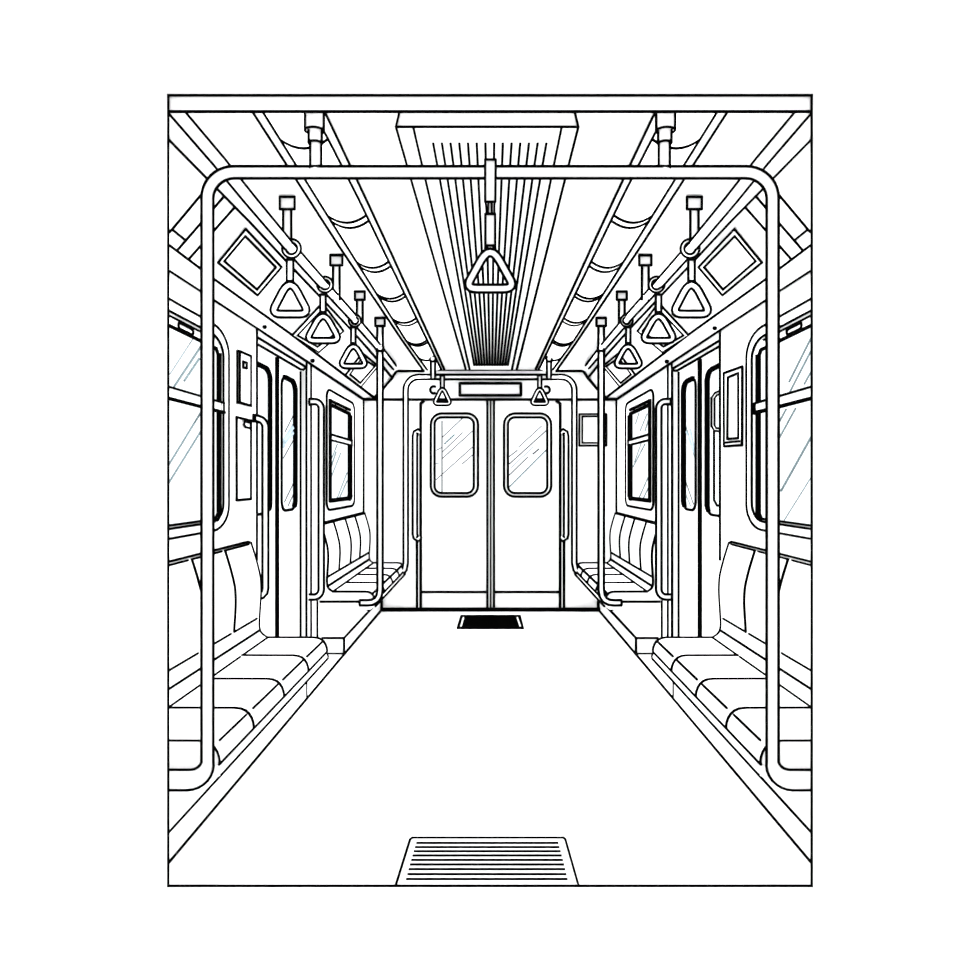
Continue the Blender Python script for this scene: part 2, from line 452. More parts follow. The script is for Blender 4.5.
# side doors -----------------------------------------------------------
for s in (-1, 1):
    d = DOOR[s]
    root = bpy.data.objects.new('door_1' if s < 0 else 'door_2', None); COL.objects.link(root)
    root.location = (s*XD, (d['n']+d['f'])/2, 0); root['kind'] = 'structure'
    # header: soffit between the two lines above the leaves
    q = MB()
    q.prism([(s*(XW), d['n'], 1.875), (s*(XW), d['n'], 1.855), (s*(XD+.03), d['n'], 1.845), (s*(XD+.03), d['n'], 1.875)], (0, d['f']-d['n'], 0), WHITE)
    hdr = ([(257, 337), (306, 367)], [(257, 344), (300.4, 369.4)]) if s < 0 else ([(260, 340.2), (308, 369)], [(260, 346), (302.5, 370.5)])
    for k_, (a, b) in enumerate(hdr):
        q.line([TX(s, a[0], a[1], XW), TX(s, b[0], b[1], XW)], 2.1, k=3)
    e = hdr[1][1]; e2 = hdr[0][1]
    q.line([TX(s, e[0], e[1]), TX(s, e[0]+3, e[1]+.3), TX(s, e2[0], e2[1]+.8)], 2.0, k=3)
    q.build('door_header', root)
    # far jamb
    q = MB(); q.box((s*(XW+.001), d['f']-.004, .0), (s*(XD+.03), d['f']+.02, 1.872), WHITE)
    q.build('door_jamb', root)
    # leaves
    yj = d['f']-.009
    def DX(px, py): return TX(s, px, py, XD)
    if s < 0:
        seampx, w1, w2 = 277.1, (250, 270.2), (281.6, 295.4)
        edge = 300.4
    else:
        seampx, w1, w2 = 280, (252, 273), (284.2, 296.6)
        edge = 301.2
    ysm = F*XD/(U0-seampx)
    Yof = lambda px: F*XD/(U0-px)
    for k_, (ya, yb, ww) in enumerate(((d['n']-.05, ysm-.006, w1), (ysm+.006, yj, w2))):
        q = MB()
        zt_, zb_ = (1.765, 1.0) if k_ == 0 else (1.768, 1.0)
        hy0, hy1 = Yof(ww[0]), Yof(ww[1])
        if s > 0 and k_ == 0: zb_ = .99
        hole = [(s*XD, a, b) for a, b in rrect(hy0, hy1, zb_, zt_, .10, .06)]
        q.plate([(s*XD, ya, .0), (s*XD, yb, .0), (s*XD, yb, 1.88), (s*XD, ya, 1.88)], [hole], (s*.02, 0, 0), WHITE)
        if k_ == 1:
            q.line([DX(seampx, 355), DX(seampx, 650)], 4.0, k=3)
            q.line([DX(edge, 370), DX(edge, 650)], 2.1, k=3)
        leaf = q.build('door_leaf', root)
        q = MB()
        fr = [V(h) for h in hole]
        # gasket: thick on the far side and the top, thin elsewhere
        q.line(fr, 2.4, True, k=3)
        n = 8
        q.line(fr[0:n+2], 4.4, k=3); q.line(fr[-n//2:]+fr[:1], 4.2, k=3)
        q.line([V((s*XD, hy1, zb_+.05)), V((s*XD, hy1, zt_-.05))], 4.4, k=3)
        q.build('window_gasket', leaf)
        q = MB(); q.plate([V(h)+V((s*.010, 0, 0)) for h in hole], [], (s*.004, 0, 0), GLASS); q.build('glass_pane', leaf)
        if k_ == 1:
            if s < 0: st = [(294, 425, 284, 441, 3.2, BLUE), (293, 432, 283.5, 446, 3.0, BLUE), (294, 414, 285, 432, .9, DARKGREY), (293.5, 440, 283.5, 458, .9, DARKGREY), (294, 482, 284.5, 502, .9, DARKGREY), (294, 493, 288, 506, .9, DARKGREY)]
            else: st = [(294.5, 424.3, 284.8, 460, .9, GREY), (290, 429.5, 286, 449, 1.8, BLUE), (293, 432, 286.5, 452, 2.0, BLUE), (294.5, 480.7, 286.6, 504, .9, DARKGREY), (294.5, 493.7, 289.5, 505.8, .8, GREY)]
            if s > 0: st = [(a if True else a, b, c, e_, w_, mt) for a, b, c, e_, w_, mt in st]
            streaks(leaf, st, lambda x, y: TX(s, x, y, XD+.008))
        elif s > 0:
            q = MB()
            q.pipe([DX(258, 391.5), TX(s, 264, 394, XD-.03), TX(s, 267, 398, XD-.03), TX(s, 267, 412, XD-.03), TX(s, 267, 426, XD-.03), TX(s, 264.5, 429.5, XD-.03), DX(258, 430)], .008, w=1.7)
            q.line([DX(266, 431), DX(266, 500), DX(263, 505.5), DX(257, 506)], 2.0, k=3)
            q.build('door_handle', leaf)

# ================================================================== THINGS
# plinths under the benches ------------------------------------------------
for s in (-1, 1):
    q = MB()
    q.box((s*.985, YN+.02, 0), (s*(XW-.002), 4.83, .0925), WHITE)
    q.line([V((s*.985, YN+.1+i*.1, .0925)) for i in range(9)], 2.1)
    q.line([V((s*.985, 4.83, .0925)), V((s*.985, 4.83, 0))], 2.0, k=1)
    o = q.build('plinth'); o['label'] = 'low white plinth under the near %s bench' % SIDE[s]; o['category'] = 'plinth'
    q = MB()
    q.box((s*.987, 6.087, 0), (s*(XW-.002), YF-.002, .108), WHITE)
    q.line([V((s*1.135, 6.087, .108)), V((s*.987, 6.087, .108)), V((s*.987, 6.087, 0)), V((s*1.135, 6.087, 0))], 2.1)
    q.line([V((s*.987, 6.087+i*.2, .108)) for i in range(11)], 2.1)
    o = q.build('plinth'); o['label'] = 'low white plinth under the far %s bench' % SIDE[s]; o['category'] = 'plinth'

# benches -----------------------------------------------------------------
BACK = [(1.137, .884), (1.128, .876), (1.115, .835), (1.10, .783), (1.086, .723), (1.082, .67), (1.083, .62), (1.0875, .551), (1.090, .495), (1.086, .466), (1.075, .448), (1.051, .431)]
SEAT = [(1.051, .431), (.832, .4305), (.812, .428), (.797, .422), (.785, .411), (.777, .398), (.772, .383), (.7705, .372), (.772, .3625)]
def smooth(pts, n=4):
    o = []
    for i in range(len(pts)-1):
        p0, p1, p2, p3 = [V(pts[max(0, min(len(pts)-1, j))]) for j in (i-1, i, i+1, i+2)]
        for j in range(n):
            t = j/n
            o.append(tuple(.5*((2*p1)+(p2-p0)*t+(2*p0-5*p1+4*p2-p3)*t*t+(3*p1-p0-3*p2+p3)*t**3)))
    o.append(tuple(pts[-1])); return o
BACK = BACK[:1]+smooth(BACK[1:], 3)
def bench(s, Ys, Yb, far):
    lab = 'white moulded four-place bench on the %s wall, %s' % (SIDE[s], 'beyond the side door by the end wall' if far else 'nearest the viewer, before the side door')
    root = thing('bench', lab, 'bench', (s*1.0, (Ys[0]+Ys[-1])/2, .30), 'moulded benches along the side walls')
    X = lambda p, Y: V((s*p[0], Y, p[1]))
    n = len(Ys)-1
    for i in range(n):
        a, b = Yb[i], Yb[i+1]                        # a nearer, b farther
        q = MB()
        q.prism([X(p, a) for p in BACK]+[X((XW-.002, .431), a), X((XW-.002, .884), a)], (0, b-a, 0), SEATM)
        g = .045
        # stitched lines
        q.line([X((1.128, .874), a+.01), X((1.128, .874), b-g)], 1.9 if not far else 1.0, k=1.5)
        q.line([X((1.090, .527), a), X((1.090, .527), b-g)], 2.0, k=1.5)
        q.line([X((1.0865, .466), a), X((1.0865, .466), b)], 2.1, k=1.5)
        q.line([X((XW-.012, .886), a), X((XW-.012, .886), b-(.04 if i == n-1 else 0))], 2.1, k=1.5)
        if i == n-1:
            q.line([X((XW-.012, .886), b-.04), X((1.128, .878), b)]+[X(p, b) for p in BACK[1:]], 2.1, k=1.5)
        else:
            q.line([X(p, b) for p in BACK[1:] if p[1] > .52], 2.3, k=2.5)
        if i == 0:
            q.line([X(p, a) for p in BACK], 2.1, k=.8)
        q.build('backrest', root)
        a, b = Ys[i], Ys[i+1]
        q = MB()
        q.prism([X(p, a) for p in SEAT]+[X((XW-.002, .3625), a), X((XW-.002, .431), a)], (0, b-a, 0), SEATM)
        q.line([X((1.049, .431), a), X((1.049, .431), b-g*(.8 if i < n-1 else .2))], 2.0, k=1.5)
        q.line([X((.786, .4165), a+g*1.2), X((.786, .4165), b-g*.8)], 2.1, k=1.5)
        q.line([X((.7715, .3625), a), X((.7715, .3625), b)], 2.1, k=1)
        q.line([X(p, b) for p in SEAT], 2.3, k=2.5)
        if i == 0:
            q.line([X(p, a) for p in SEAT], 2.1, k=.8)
            if far: q.line([X((1.135, .3625), a), X((.79, .3625), a)], 2.1, k=.8)
        q.build('seat', root)
    q = MB()
    pan = [(.785, .3625), (.769, .357), (.764, .345), (.766, .333), (.80, .31), (XW-.002, .31), (XW-.002, .3625)]
    q.prism([X(p, Ys[0]) for p in pan], (0, Ys[-1]-Ys[0]-.01, 0), WHITE)
    e = Ys[-1]-.01
    q.line([X((.765, .333), Ys[0]), X((.765, .333), e)], 2.1, k=1)
    q.line([X(p, e) for p in pan[1:4]]+[X((.79, .318), e)], 2.1, k=1)
    q.build('seat_pan', root)
for s in (-1, 1):
    bench(s, [2.565, 2.935, 3.365, 3.815, 4.25], [2.565, 2.965, 3.405, 3.83, 4.25], False)
    bench(s, [6.02, 6.53, 7.08, 7.58, 8.09], [6.02, 6.48, 7.0, 7.5, 8.09], True)

# grab hoops (near and far) --------------------------------------------------
root = thing('grab_hoop', 'large white tubular hoop spanning the car nearest the viewer, with one strap at its middle', 'handrail', (0, 2.54, 0))
Yh = 2.54; k = Yh/F
left = [(120, 780), (150, 780), (175, 780)] + [(188, 780)] + arc((188, 761.5), math.pi/2, 0, (19.4, 18.5), 8)[1:] + [(207.4, y) for y in (700, 600, 500, 400, 300, 220)]
left += arc((234, 198), math.pi, math.pi*1.5, (26.6, 25.7), 10)
path = left + [(x, 172.3) for x in (300, 400, 490, 580, 680)] + [(980-x, y) for x, y in left[::-1]]
Rs = []
for x, y in path:
    if y > 760: Rs.append((5.85 + max(0, min(1, (y-762)/18))*4.0)*k)
    else: Rs.append(5.85*k)
q = MB(); q.pipe([P(x, y, Yh) for x, y in path], Rs, w=2.15)
hoopbar = q.build('hoop_tube', root)
for s in (-1, 1):
    q = MB()
    q.pipe([T(s, 315.7, 172, Yh), T(s, 315.7, 140, Yh)], 5.6*k, w=2.05)
    q.build('drop_post', root)
    q = MB()
    q.pipe([T(s, 315.2, 143, Yh), T(s, 315.2, 127, Yh)], 6.7*k, w=2.05, caps=(1, 0))
    q.pipe([T(s, 314.4, 130.5, Yh), T(s, 314.4, 112.0, Yh), T(s, 314.4, 80, Yh)], 9.4*k, w=2.05, caps=(1, 0))
    q.build('ceiling_socket', root)
root = thing('grab_hoop', 'slim white tubular hoop in front of the far end doors', 'handrail', (0, 7.95, 0))
Yg = 7.95; k2 = Yg/F
left = [(397, 577), (401, 573.5), (404.4, 569.5), (405.7, 563)] + [(405.7, y) for y in (540, 480, 420, 392)] + arc((418.5, 390), math.pi, math.pi*1.5, (12.8, 13), 8)
path = left + [(x, 377) for x in (450, 490, 530)] + [(980-x, y) for x, y in left[::-1]]
q = MB(); q.pipe([P(x, y, Yg) for x, y in path], 2.35*k2, w=1.85)
q.build('hoop_tube', root)
for s, xx in ((-1, 433), (1, 431)):
    q = MB(); q.pipe([T(s, xx, 377, Yg-.01), T(s, xx, 361, 7.36)], 2.0*k2, w=2.1)
    q.build('drop_post', root)
    q = MB(); c = T(s, xx-.2, 358.8, 7.3)
    bm = bmesh.new(); bmesh.ops.create_uvsphere(bm, u_segments=14, v_segments=8, radius=2.4*7.3/F)
    q.add([c+v_.co for v_ in bm.verts], [[v_.index for v_ in f_.verts] for f_ in bm.faces], WHITE); bm.free()
    q.line([c+V((math.cos(a_), 0, math.sin(a_)))*2.6*7.3/F for a_ in [2*math.pi*j/18 for j in range(18)]], 2.0, True, k=.5)
    q.build('ball_joint', root)

# overhead rails and poles -------------------------------------------------
def sh(s, px):                                         # the right-hand rail hangs a touch wider
    return px - (1.6*min(1, max(0, (px-200)/70)) if s > 0 else 0)
def ceilY(py): return (2.169+8.1*CS-CZ)/((V0-py)/F+CS)
RAIL = [(172, 107, 2.58), (176, 111.5, 2.59), (218, 160.5, 2.80), (250, 199.8, 3.08), (288, 245, 3.53), (319, 280, 4.02), (350, 314, 4.76), (376.5, 344.8, 5.72), (395.2, 368, 8.05)]
for s in (-1, 1):
    root = thing('overhead_rail', 'white ceiling rail over the %s seats carrying three hanging straps' % SIDE[s], 'handrail', T(s, 288, 245, 3.37), 'overhead rails')
    q = MB(); q.pipe([T(s, sh(s, a), b, c) for a, b, c in RAIL], .0195, w=2.1)
    q.build('rail_tube', root)
    for cx, y0, y1, yb, hw, rw in ((287.2, 196.8, 209.2, 243, 7.5, 4.1), (336.3, 255.2, 265.3, 300, 6.1, 3.4), (359.8, 291.6, 299.8, 325, 5.0, 2.95)):
        cx = sh(s, cx); Yc = ceilY(y0)
        hg = q = MB()
        q.pipe([T(s, cx, y1, Yc), T(s, cx, yb, Yc)], rw*Yc/F, w=2.1)
        hg = q.build('drop_post', root)
        q = MB(); c4 = [T(s, cx-hw, y0, Yc-.02), T(s, cx+hw, y0, Yc-.02), T(s, cx+hw, y1, Yc-.02), T(s, cx-hw, y1, Yc-.02)]
        q.prism(c4, (0, .04, 0), WHITE); q.line(c4, 2.1, True)
        q.build('ceiling_cap', hg)
    # grab pole
    root = thing('grab_pole', 'white vertical pole from ceiling to the front corner of the far %s bench' % SIDE[s], 'pole', T(s, 379.8, 600, 6.0), 'vertical grab poles')
    def PY(y): return 5.80+(y-318)/(600-318)*.13
    cx = 380.0 if s < 0 else 378.8
    q = MB()
    pth = [(cx, y) for y in (326, 346)]
    q.pipe([T(s, x, y, PY(y)) for x, y in pth], 2.9*5.7/F, w=2.1)
    q.pipe([T(s, cx, 347, PY(347)), T(s, cx, 351, PY(351))], 3.3*5.7/F, w=2.1, caps=(0, 1))
    pth = [(cx, y) for y in (349, 420, 500, 580, 590)] + [(cx-1, 596), (cx-3.6, 600), (cx-8, 602.4), (cx-13, 602.8), (cx-20, 602.8)]
    q.pipe([T(s, x, y, PY(min(y, 600))) for x, y in pth], 2.75*5.9/F, w=2.15, caps=(0, 1))
    q.build('pole_tube', root)
    q = MB(); c4 = [T(s, cx-4.8, 318, 5.77), T(s, cx+4.8, 318, 5.77), T(s, cx+4.8, 326, 5.77), T(s, cx-4.8, 326, 5.77)]
    q.prism(c4, (0, .05, 0), WHITE); q.line(c4, 2.1, True)
    q.build('ceiling_cap', root)
    q = MB(); q.pipe([T(s, 368.5, 604, 6.05), T(s, 368.5, 610, 6.05)], .006, w=1.8)
    q.build('foot_bracket', root)

# hanging straps ------------------------------------------------------------
def strap(label, s, cx, ring, band, tri, Y, group='hanging strap handles', w=2.1, holder=None):
    root = thing('hanging_strap', label, 'strap handle', T(s, cx, tri[1], Y), group)
    kk = Y/F
    if ring:
        q = MB(); c = T(s, ring[0], ring[1], Y+.004); rr_ = ring[2]*kk
        q.pipe([c+V((math.cos(a_), 0, math.sin(a_)))*rr_ for a_ in [2*math.pi*j/24 for j in range(24)]], ring[3]*kk, True, w=w*.9)
        q.build('ring', root)
    if holder:
        q = MB(); Y0 = Y; Y = 2.506
        q.prism([P(485.1, 159.5, Y), P(495.8, 159.5, Y), P(495.4, 201.8, Y), P(485.1, 201.8, Y)], (0, .02, 0), WHITE)
        q.line([P(485.1, 159.5, Y), P(495.8, 159.5, Y), P(495.4, 201.8, Y), P(485.1, 201.8, Y)], 2.05, True)
        q.build('clamp', root); Y = Y0
        q = MB()
        q.box((P(487, 0, Y).x, Y, P(0, 214, Y).z), (P(494.4, 0, Y).x, Y+.01, P(0, 201, Y).z), WHITE)
        for x0, x1 in ((485.6, 486.6), (488.4, 487.8), (491.6, 491.8), (494.6, 494.4)):
            q.line([P(x0, 202, Y), P(x1, 213.5, Y)], 1.7)
        q.build('swivel', root)
    x0, x1, y0, y1 = band
    q = MB()
    a, b, c, d = (T(s, x0, y0, Y), T(s, x1, y0, Y), T(s, x1, y1, Y), T(s, x0, y1, Y))
    q.prism([a, b, c, d], (0, .012, 0), WHITE)
    q.line([a, b, c, d], w, True)
    q.line([T(s, x0, y1+.2, Y), T(s, x0-.3, y1+tri[3]*.8, Y)], w*.9); q.line([T(s, x1, y1+.2, Y), T(s, x1+.3, y1+tri[3]*.8, Y)], w*.9)
    q.build('strap_band', root)
    ya, yb, hw, R, rc = tri
    q = MB(); q.pipe([T(s, x, y, Y) for x, y in rtri(cx, ya, yb, hw, rc)], R*kk, True, w=w)
    q.build('triangle_handle', root)
pos = ['first from the viewer', 'second from the viewer', 'third from the viewer']
for s in (-1, 1):
    dx = 0 if s < 0 else -1.5
    for i, (cx, ring, bw, by, tri, Y) in enumerate((
            (290.0, (291.5, 248.5, 7.6, 1.9), 3.3, (259.5, 281.0), (280.4, 314.1, 19.6, 3.45, 5.2), 3.53),
            (323.0, (325.0, 284.6, 6.4, 1.6), 2.8, (294.5, 312.0), (312.4, 340.6, 17.4, 2.8, 4.6), 4.09),
            (353.3, (354.8, 320.6, 4.8, 1.35), 2.3, (327.0, 343.0), (343.2, 366.1, 14.0, 2.35, 3.9), 4.85))):
        c = cx+dx
        strap('white triangular hanging strap on the %s ceiling rail, %s' % (SIDE[s], pos[i]), s, c, (ring[0]+dx, ring[1], ring[2], ring[3]),
              (c-bw, c+bw, by[0], by[1]), tri, Y)
strap('white triangular strap hanging from the middle of the near grab hoop', -1, 490.2, None, (485.3, 495.2, 213.8, 245.5), (247.0, 288.6, 25.6, 3.9, 6.2), 2.525, holder=True)
for s, cx in ((-1, 442.3), (1, 440.3)):
    strap('tiny white triangular strap on the far hoop before the end doors, %s of the two' % ('left' if s < 0 else 'right'), s, cx, None,
          (cx-1.9, cx+1.9, 375.5, 388), (387.4, 403.7, 8.4, 1.7, 2.2), 7.9, w=1.7)

# handrails beside the side doors ---------------------------------------------
def rail_loop(s, label, Yr, pts, rpx):
    root = thing('door_handrail', label, 'handrail', T(s, pts[-1][0], pts[-1][1], Yr), 'looped handrails beside the side doors')
    q = MB(); q.pipe([T(s, x, y, Yr) for x, y in pts], rpx*Yr/F, w=2.1, caps=(1, 0))
    q.build('rail_tube', root)
    q = MB(); x, y = pts[0]; g = rpx*1.25
    c = [T(s, x-1.5, y-g, Yr-.002), T(s, x+.8, y-g+.6, Yr-.002), T(s, x+.8, y+g, Yr-.002), T(s, x-1.5, y+g, Yr-.002)]
    q.prism(c, (0, .01, 0), WHITE); q.line(c, 1.6, True)
    q.build('wall_bracket', root)
rail_loop(-1, 'white tubular handrail at the near side of the left door', 4.32, [(254.6, 418), (258, 418.6)] + arc((257.4, 427.2), -math.pi/2, 0, (8, 8.3), 7)[1:] + [(265.4, y) for y in (470, 530, 575, 588)] + [(264.6, 592.5), (262, 595.3), (257, 597)], 3.05)
for s in (-1, 1):
    rail_loop(s, 'white tubular handrail between the %s side door and the far bench' % SIDE[s], 5.68,
              [(308.8, 401.6)] + arc((314.6, 408.4), -math.pi/2, 0, (6.6, 6.8), 7) + [(321.2, y) for y in (450, 520, 585)] + arc((313.7, 589.3), 0, math.pi/2, (7.5, 7.8), 7) + [(308.8, 597.1)], 2.75)

# ceiling lights ----------------------------------------------------------
L1 = [(251.9, 111), (338.2, 245), (402, 340), (423, 370)]
L2 = [(262.3, 111), (346, 245), (405.8, 340), (428, 370.5)]
R1 = [(313.2, 111), (348.6, 178.7), (380.7, 245), (427, 340), (441.2, 369.4)]
R2 = [(324.3, 111), (356.4, 178.7), (387.3, 245), (431, 340), (444.3, 369.4)]
def interp(L, y):
    for (x0, y0), (x1, y1) in zip(L, L[1:]):
        if y <= y1 or (x1, y1) == L[-1]:
            return x0+(x1-x0)*(y-y0)/(y1-y0)
ARCS = [(141, 144.8, 149.2), (216.0, 221.5, 223.2, 228.6), (262.0, 266.7, 267.5, 271.9), (294.0, 297.2, 299.6, 302.6),
        (318.7, 321.3, 323, 326), (340.4, 343, 343.9, 346), (357.5, 358.8, 359.6, 360.6)]
for s in (-1, 1):
    root = thing('ceiling_light', 'long white ceiling light strip with ribbed covers, %s of the air vent' % SIDE[s], 'ceiling light', (s*.62, 5.0, 2.17), 'ceiling light strips')
    C = lambda x, y, dr=0.0: onC(mx(s, x), y, dr)
    for A, B in ((L1, L2), (R1, R2)):
        q = MB()
        ys = [104, 111, 150, 200, 245, 290, 340, 369.3]
        for y0, y1 in zip(ys, ys[1:]):
            q.loft([C(interp(A, y0), y0, .004), C(interp(B, y0), y0, .004), C(interp(B, y0), y0)+V((0, 0, .012)), C(interp(A, y0), y0)+V((0, 0, .012))],
                   [C(interp(A, y1), y1, .004), C(interp(B, y1), y1, .004), C(interp(B, y1), y1)+V((0, 0, .012)), C(interp(A, y1), y1)+V((0, 0, .012))], WHITE)
        for Z in (A, B):
            q.line([C(interp(Z, y), y, .004) for y in ys], 2.1, k=1.5)
        q.build('side_rail', root)
    # covers between successive joints
    tops = [108.5, 139.5, 215.5, 261.8, 293.4, 318.2, 340.2, 357.2, 368.5]
    for i in range(len(tops)-1):
        q = MB()
        def section(y, j=0):
            yl, yr = y+1.2, y-1.2
            a, b = C(interp(L2, y)+.6, y), C(interp(R1, y)-.6, y)
            Yc = (a.y+b.y)/2; z = ceilz(Yc); out = []
            a = V((a.x, Yc, z)); b = V((b.x, Yc, z)); sag = .19*(b-a).length
            for t in range(9):
                u = t/8; out.append(a+(b-a)*u - V((0, 0, 4*u*(1-u)*sag)))
            return out
        A = section(tops[i]); B = section(tops[i+1])
        n = len(A)
        q.add(A+B, [[j, j+1, n+j+1, n+j] for j in range(n-1)], LAMP)
        if i > 0: q.line(A, 2.35, k=2.5)
        if 0 < i < len(tops)-2 and i > 0:
            y2 = tops[i]+(ARCS[min(i-1, 6)][-1]-ARCS[min(i-1, 6)][-2] if len(ARCS[i-1]) == 4 else 0)
            if y2 != tops[i]: q.line(section(y2), 2.3 if i < 5 else 1.9, k=2.5)
        q.build('lamp_cover', root)

# air vent unit in the ceiling --------------------------------------------------
root = thing('air_conditioning_unit', 'long white slatted air vent unit along the middle of the ceiling', 'air vent', (0, 5.2, 2.15))
Ya, Yb = 2.60, 7.8
nb = [P(395.8, 126.9, Ya), P(578.4, 126.9, Ya)]; nt_ = [P(400.3, 108, Ya), P(573.8, 108, Ya)]
fb = [P(465.7, 369.3, Yb), P(516.8, 369.3, Yb)]; ft = [p+V((0, 0, .045)) for p in fb]
q = MB()
q.loft([nb[0], nb[1], nt_[1]+V((0, 0, .02)), nt_[0]+V((0, 0, .02))], [fb[0], fb[1], ft[1], ft[0]], WHITE)
q.line([nt_[0], nb[0], nb[1], nt_[1]], 2.1)
q.line([nb[0], fb[0]], 2.1); q.line([nb[1], fb[1]], 2.1)
q.build('housing', root)
def onB(px, py):
    p0 = nb[0]; n = (nb[1]-nb[0]).cross(fb[0]-nb[0]).normalized()
    return onplane(px, py, p0, n)
q = MB()
q.prism([onB(413.3, 127.2), onB(561.5, 127.2), onB(512, 369.2), onB(469.5, 369.2)], (0, 0, -.002), WHITE)
q.line([onB(413.3, 127.5), onB(469.5, 369)], 2.1); q.line([onB(561.5, 127.5), onB(512, 369)], 2.1)
q.build('panel', root)
for i in range(14):
    t = i/13
    xn = 433.1+(546.4-433.1)*t; xf = 474.2+(507.8-474.2)*t
    q = MB(); q.line([onB(xn, 143), onB(xn+(xf-xn)*.5, 143+222*.5), onB(xf, 365)], 2.05, k=2)
    q.build('vent_slot', root, label='black slot')
q = MB(); q.line([onB(474, 364), onB(508, 364)], 3.0, k=2)
q.build('vent_end_bar', root)

# posters on the cove ------------------------------------------------------------
POST = [((245.7, 229), (281.5, 267.1), (257.5, 295.3), (218.2, 262.7), (245.2, 236.1), (275.9, 267.3), (257.1, 289.6), (224.3, 261.1), 'nearest the viewer'),
        ((322.5, 303), (343.5, 331), (318.6, 352.2), (292.4, 335.3), (321.8, 309.5), (338.5, 331), (317.6, 346.8), (297.3, 335.3), 'behind the second strap from the viewer'),
        ((362.3, 353), (377.9, 366), (361.3, 386.3), (346.4, 374), (361.8, 357.5), (374.7, 366.3), (360.3, 382.9), (349.8, 374.2), 'farthest from the viewer')]
for s in (-1, 1):
    for i, p in enumerate(POST):
        dx = 0 if (s < 0 or i == 0) else -1.0
        q = MB(); lift = .006
        o = [TCv(s, a+dx, b, lift) for a, b in p[:4]]; n_ = [TCv(s, a+dx, b, lift) for a, b in p[4:8]]
        nrm = V((s*.188, 0, .163)).normalized()*.008
        root = thing('wall_poster', 'blank black-framed poster on the %s cove, %s' % (SIDE[s], p[8]), 'poster', sum(o, V((0, 0, 0)))/4, 'framed posters on the sloping cove panels')
        q.plate(o, [n_], nrm, WHITE); wl = (2.1, 1.9, 1.9)[i]; q.line(o[3:]+o[:3], wl, False, k=1.5); q.line(n_, wl, True, k=1.5)
        if i < 2: q.line(o[2:], (2.1, 1.2)[i], k=1.5)
        q.build('frame', root)
        q = MB(); q.plate([v_+nrm*.3 for v_ in n_], [], nrm*.5, WHITE); q.build('sheet', root)

# boxes on the side walls -------------------------------------------------------
root = thing('control_box', 'narrow white control box with a black-rimmed button on the left wall, upper one', 'control box', TX(-1, 244, 405))
q = MB()
bx = [TX(-1, 239.9, 351.2, XW-.012), TX(-1, 250.9, 356, XW-.012), TX(-1, 250.9, 405.7, XW-.012), TX(-1, 239.9, 402.6, XW-.012)]
bk = [TX(-1, 237.1, 350.6, XW-.001), TX(-1, 250.9, 356, XW-.001), TX(-1, 250.9, 405.7, XW-.001), TX(-1, 237.1, 402.1, XW-.001)]
q.loft(bx, bk, WHITE)
q.line(bx, 2.3, True); q.line([bx[0], bk[0], bk[3], bx[3]], 2.2); q.line([bk[3], bx[3], bx[2]], 2.8)
q.build('casing', root)
q = MB(); b = [TX(-1, x, y, XW-.014) for x, y in ((243.2, 361.6), (246.6, 362.8), (246.6, 368.2), (243.2, 367.4))]
q.prism(b, (-.004, 0, 0), WHITE); q.line(b, 2.6, True); q.build('button', root)
root = thing('wall_cabinet', 'tall flat white cabinet door with a small corner catch on the left wall', 'wall cabinet', TX(-1, 244, 500))
q = MB(); b = [TX(-1, x, y, XW-.006) for x, y in ((236.7, 417), (250.9, 420.5), (250.9, 499), (236.9, 500.2))]
q.prism(b, (-.006, 0, 0), WHITE); q.line(b, 2.3, True, k=2); q.build('panel', root)
q = MB(); b = [TX(-1, x, y, XW-.014) for x, y in ((244.8, 421.3), (250.6, 422.8), (250.6, 428.4), (245.6, 427), (243.9, 424.6))]
q.prism(b, (-.004, 0, 0), WHITE); q.line(b, 2.0, True, k=2); q.build('catch', root)
root = thing('notice_frame', 'tall narrow framed notice on the right wall beside the near window', 'notice', TX(1, 247, 447))
q = MB()
o = [TX(1, 980-x, y, XW-.008) for x, y in ((723.9, 373), (742.2, 366.4), (741.9, 445.1), (724.1, 446.5))]
n_ = [TX(1, 980-x, y, XW-.008) for x, y in ((727.9, 377.3), (738.3, 373), (738.4, 438), (727.3, 439))]
q.plate(o, [n_], (.006, 0, 0), WHITE); q.line(o, 2.2, True, k=2); q.line(n_, 2.2, True, k=2)
q.line([TX(1, 980-724.8, 442.6, XW-.008), TX(1, 980-739.6, 441.2, XW-.008)], 1.9, k=2)
q.build('frame', root)
q = MB(); q.prism([v_+V((.002, 0, 0)) for v_ in n_], (.003, 0, 0), WHITE); q.build('sheet', root)

# end wall fittings -----------------------------------------------------------
def flat_frame(name, label, cat, o, n_):
    root = thing(name, label, cat, P(sum(o[:2])/2, o[3], YF))
    f = lambda r, y: [P(r[0], r[2], y), P(r[1], r[2], y), P(r[1], r[3], y), P(r[0], r[3], y)]
    q = MB()
    if n_:
        q.plate(f(o, YF-.012), [f(n_, YF-.012)], (0, .01, 0), WHITE); q.line(f(o, YF-.012), 1.6, True); q.line(f(n_, YF-.012), 1.4, True); q.build('frame', root)
        q = MB(); q.prism(f(n_, YF-.008), (0, .005, 0), WHITE); q.build('sheet', root)
    else:
        q.prism(f(o, YF-.012), (0, .010, 0), WHITE); q.line(f(o, YF-.012), 2.3, True); q.build('panel', root)
flat_frame('wall_poster', 'small blank framed poster on the far end wall, right of the end doors', 'poster', (579.3, 606.4, 414, 445.7), (582.3, 603.2, 416.4, 442.8))
flat_frame('sign_panel', 'blank white sign panel above the far end doors', 'sign', (459.8, 520.9, 383.3, 395.3), None)
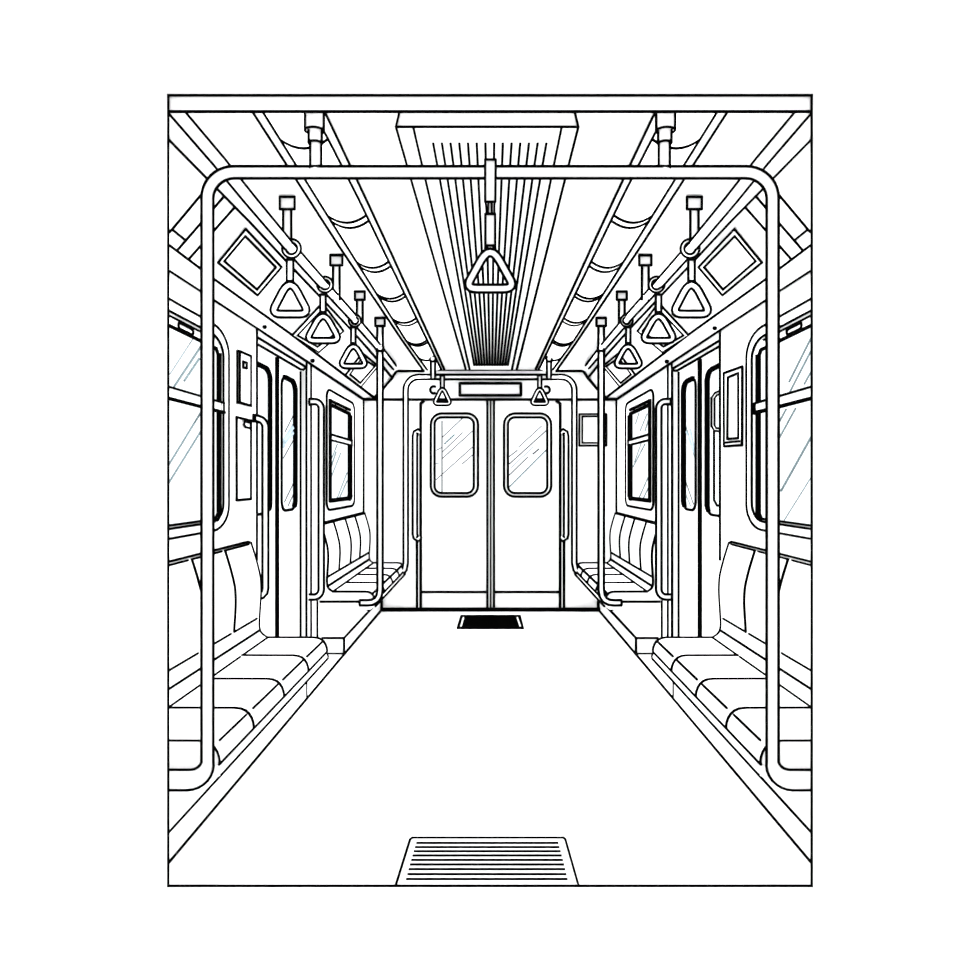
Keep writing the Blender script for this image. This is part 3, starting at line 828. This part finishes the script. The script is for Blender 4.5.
for s in (-1, 1):
    q = MB(); c = T(s, 433.6, 389.8, YF-.012); kk = YF/F
    q.tube([c, c+V((0, .010, 0))], 3.3*kk, WHITE)
    a0, a1 = (60, 300) if s < 0 else (-120, 120)
    q.line([c+V((math.cos(math.radians(a0+(a1-a0)*j/14)), 0, math.sin(math.radians(a0+(a1-a0)*j/14))))*3.5*kk for j in range(15)], 2.1)
    o = q.build('round_cap'); o['label'] = 'small round cap on the far end wall beside the %s tiny strap' % SIDE[s]
    o['category'] = 'cap'; o['group'] = 'round caps above the end doors'

# floor grates ---------------------------------------------------------------
root = thing('floor_grate', 'white floor grate with nine black slots nearest the viewer', 'floor grate', onZ(487, 860))
q = MB()
o = [onZ(x, y, .004) for x, y in ((395.2, 887), (410, 839.5), (412, 837.7), (563.5, 837.7), (565.4, 839.5), (579, 887))]
q.prism(o, (0, 0, -.004), WHITE); q.line(o[:], 2.1, False, k=1); q.build('plate', root)
ysl = [842.9, 847.1, 851.2, 855.4, 859.9, 864.4, 869.1, 874.1, 879]
for i, y in enumerate(ysl):
    t = i/8; q = MB()
    q.line([onZ(416.8-10.2*t, y, .005), onZ(557.8+9.2*t, y, .005)], 2.0, k=1)
    q.build('slot', root, label='black slot')
root = thing('floor_grate', 'small black floor grate in front of the far end doors', 'floor grate', onZ(490, 622))
q = MB(); Z = .006
o = [onZ(x, y, Z) for x, y in ((457.8, 628.2), (461.5, 616), (519.8, 616), (522.9, 628.2))]
q.prism(o, (0, 0, -.005), WHITE); q.line(o, 2.2, True, k=1); q.build('plate', root)
q = MB(); o = [onZ(x, y, Z+.003) for x, y in ((458.8, 627.8), (462, 616.3), (519.2, 616.3), (522.2, 627.8))]
q.prism(o, (0, 0, -.003), INK)
q.line([onZ(463.4, 617.8, Z+.003), onZ(461.0, 626.3, Z+.003)], 1.2, mat=WHITE); q.line([onZ(517.3, 617.8, Z+.003), onZ(520.3, 626.3, Z+.003)], 1.2, mat=WHITE)
q.build('grille', root, label='black grille')

# ================================================================== light, world, camera
w = bpy.data.worlds.new('white_sky'); scn.world = w; w.use_nodes = True
bg = w.node_tree.nodes['Background']; bg.inputs[0].default_value = (1, 1, 1, 1); bg.inputs[1].default_value = 1.5
for s in (-1, 1):
    ld = bpy.data.lights.new('strip_lamp', 'AREA'); ld.shape = 'RECTANGLE'; ld.size = .11; ld.size_y = 5.3
    ld.energy = LE; lo = bpy.data.objects.new('strip_lamp', ld); COL.objects.link(lo)
    lo.location = (s*.62, 5.35, 2.12)
cd = bpy.data.cameras.new('camera'); cam = bpy.data.objects.new('camera', cd); COL.objects.link(cam)
cam.location = CAM; cam.rotation_euler = (math.radians(90), 0, 0)
cd.sensor_width = 36; cd.sensor_fit = 'HORIZONTAL'; cd.lens = 36*F/980
cd.shift_x = 0; cd.shift_y = -(490-V0)/980
cd.clip_start = .01; cd.clip_end = 100
scn.camera = cam
vs = scn.view_settings
vs.view_transform = 'Standard'; vs.look = 'None'; vs.gamma = 1; vs.use_curve_mapping = False
vs.exposure = 0.12
scn.cycles.max_bounces = 24; scn.cycles.diffuse_bounces = 24; scn.cycles.transparent_max_bounces = 16
scn.cycles.caustics_reflective = False
scn.cycles.sample_clamp_indirect = 0
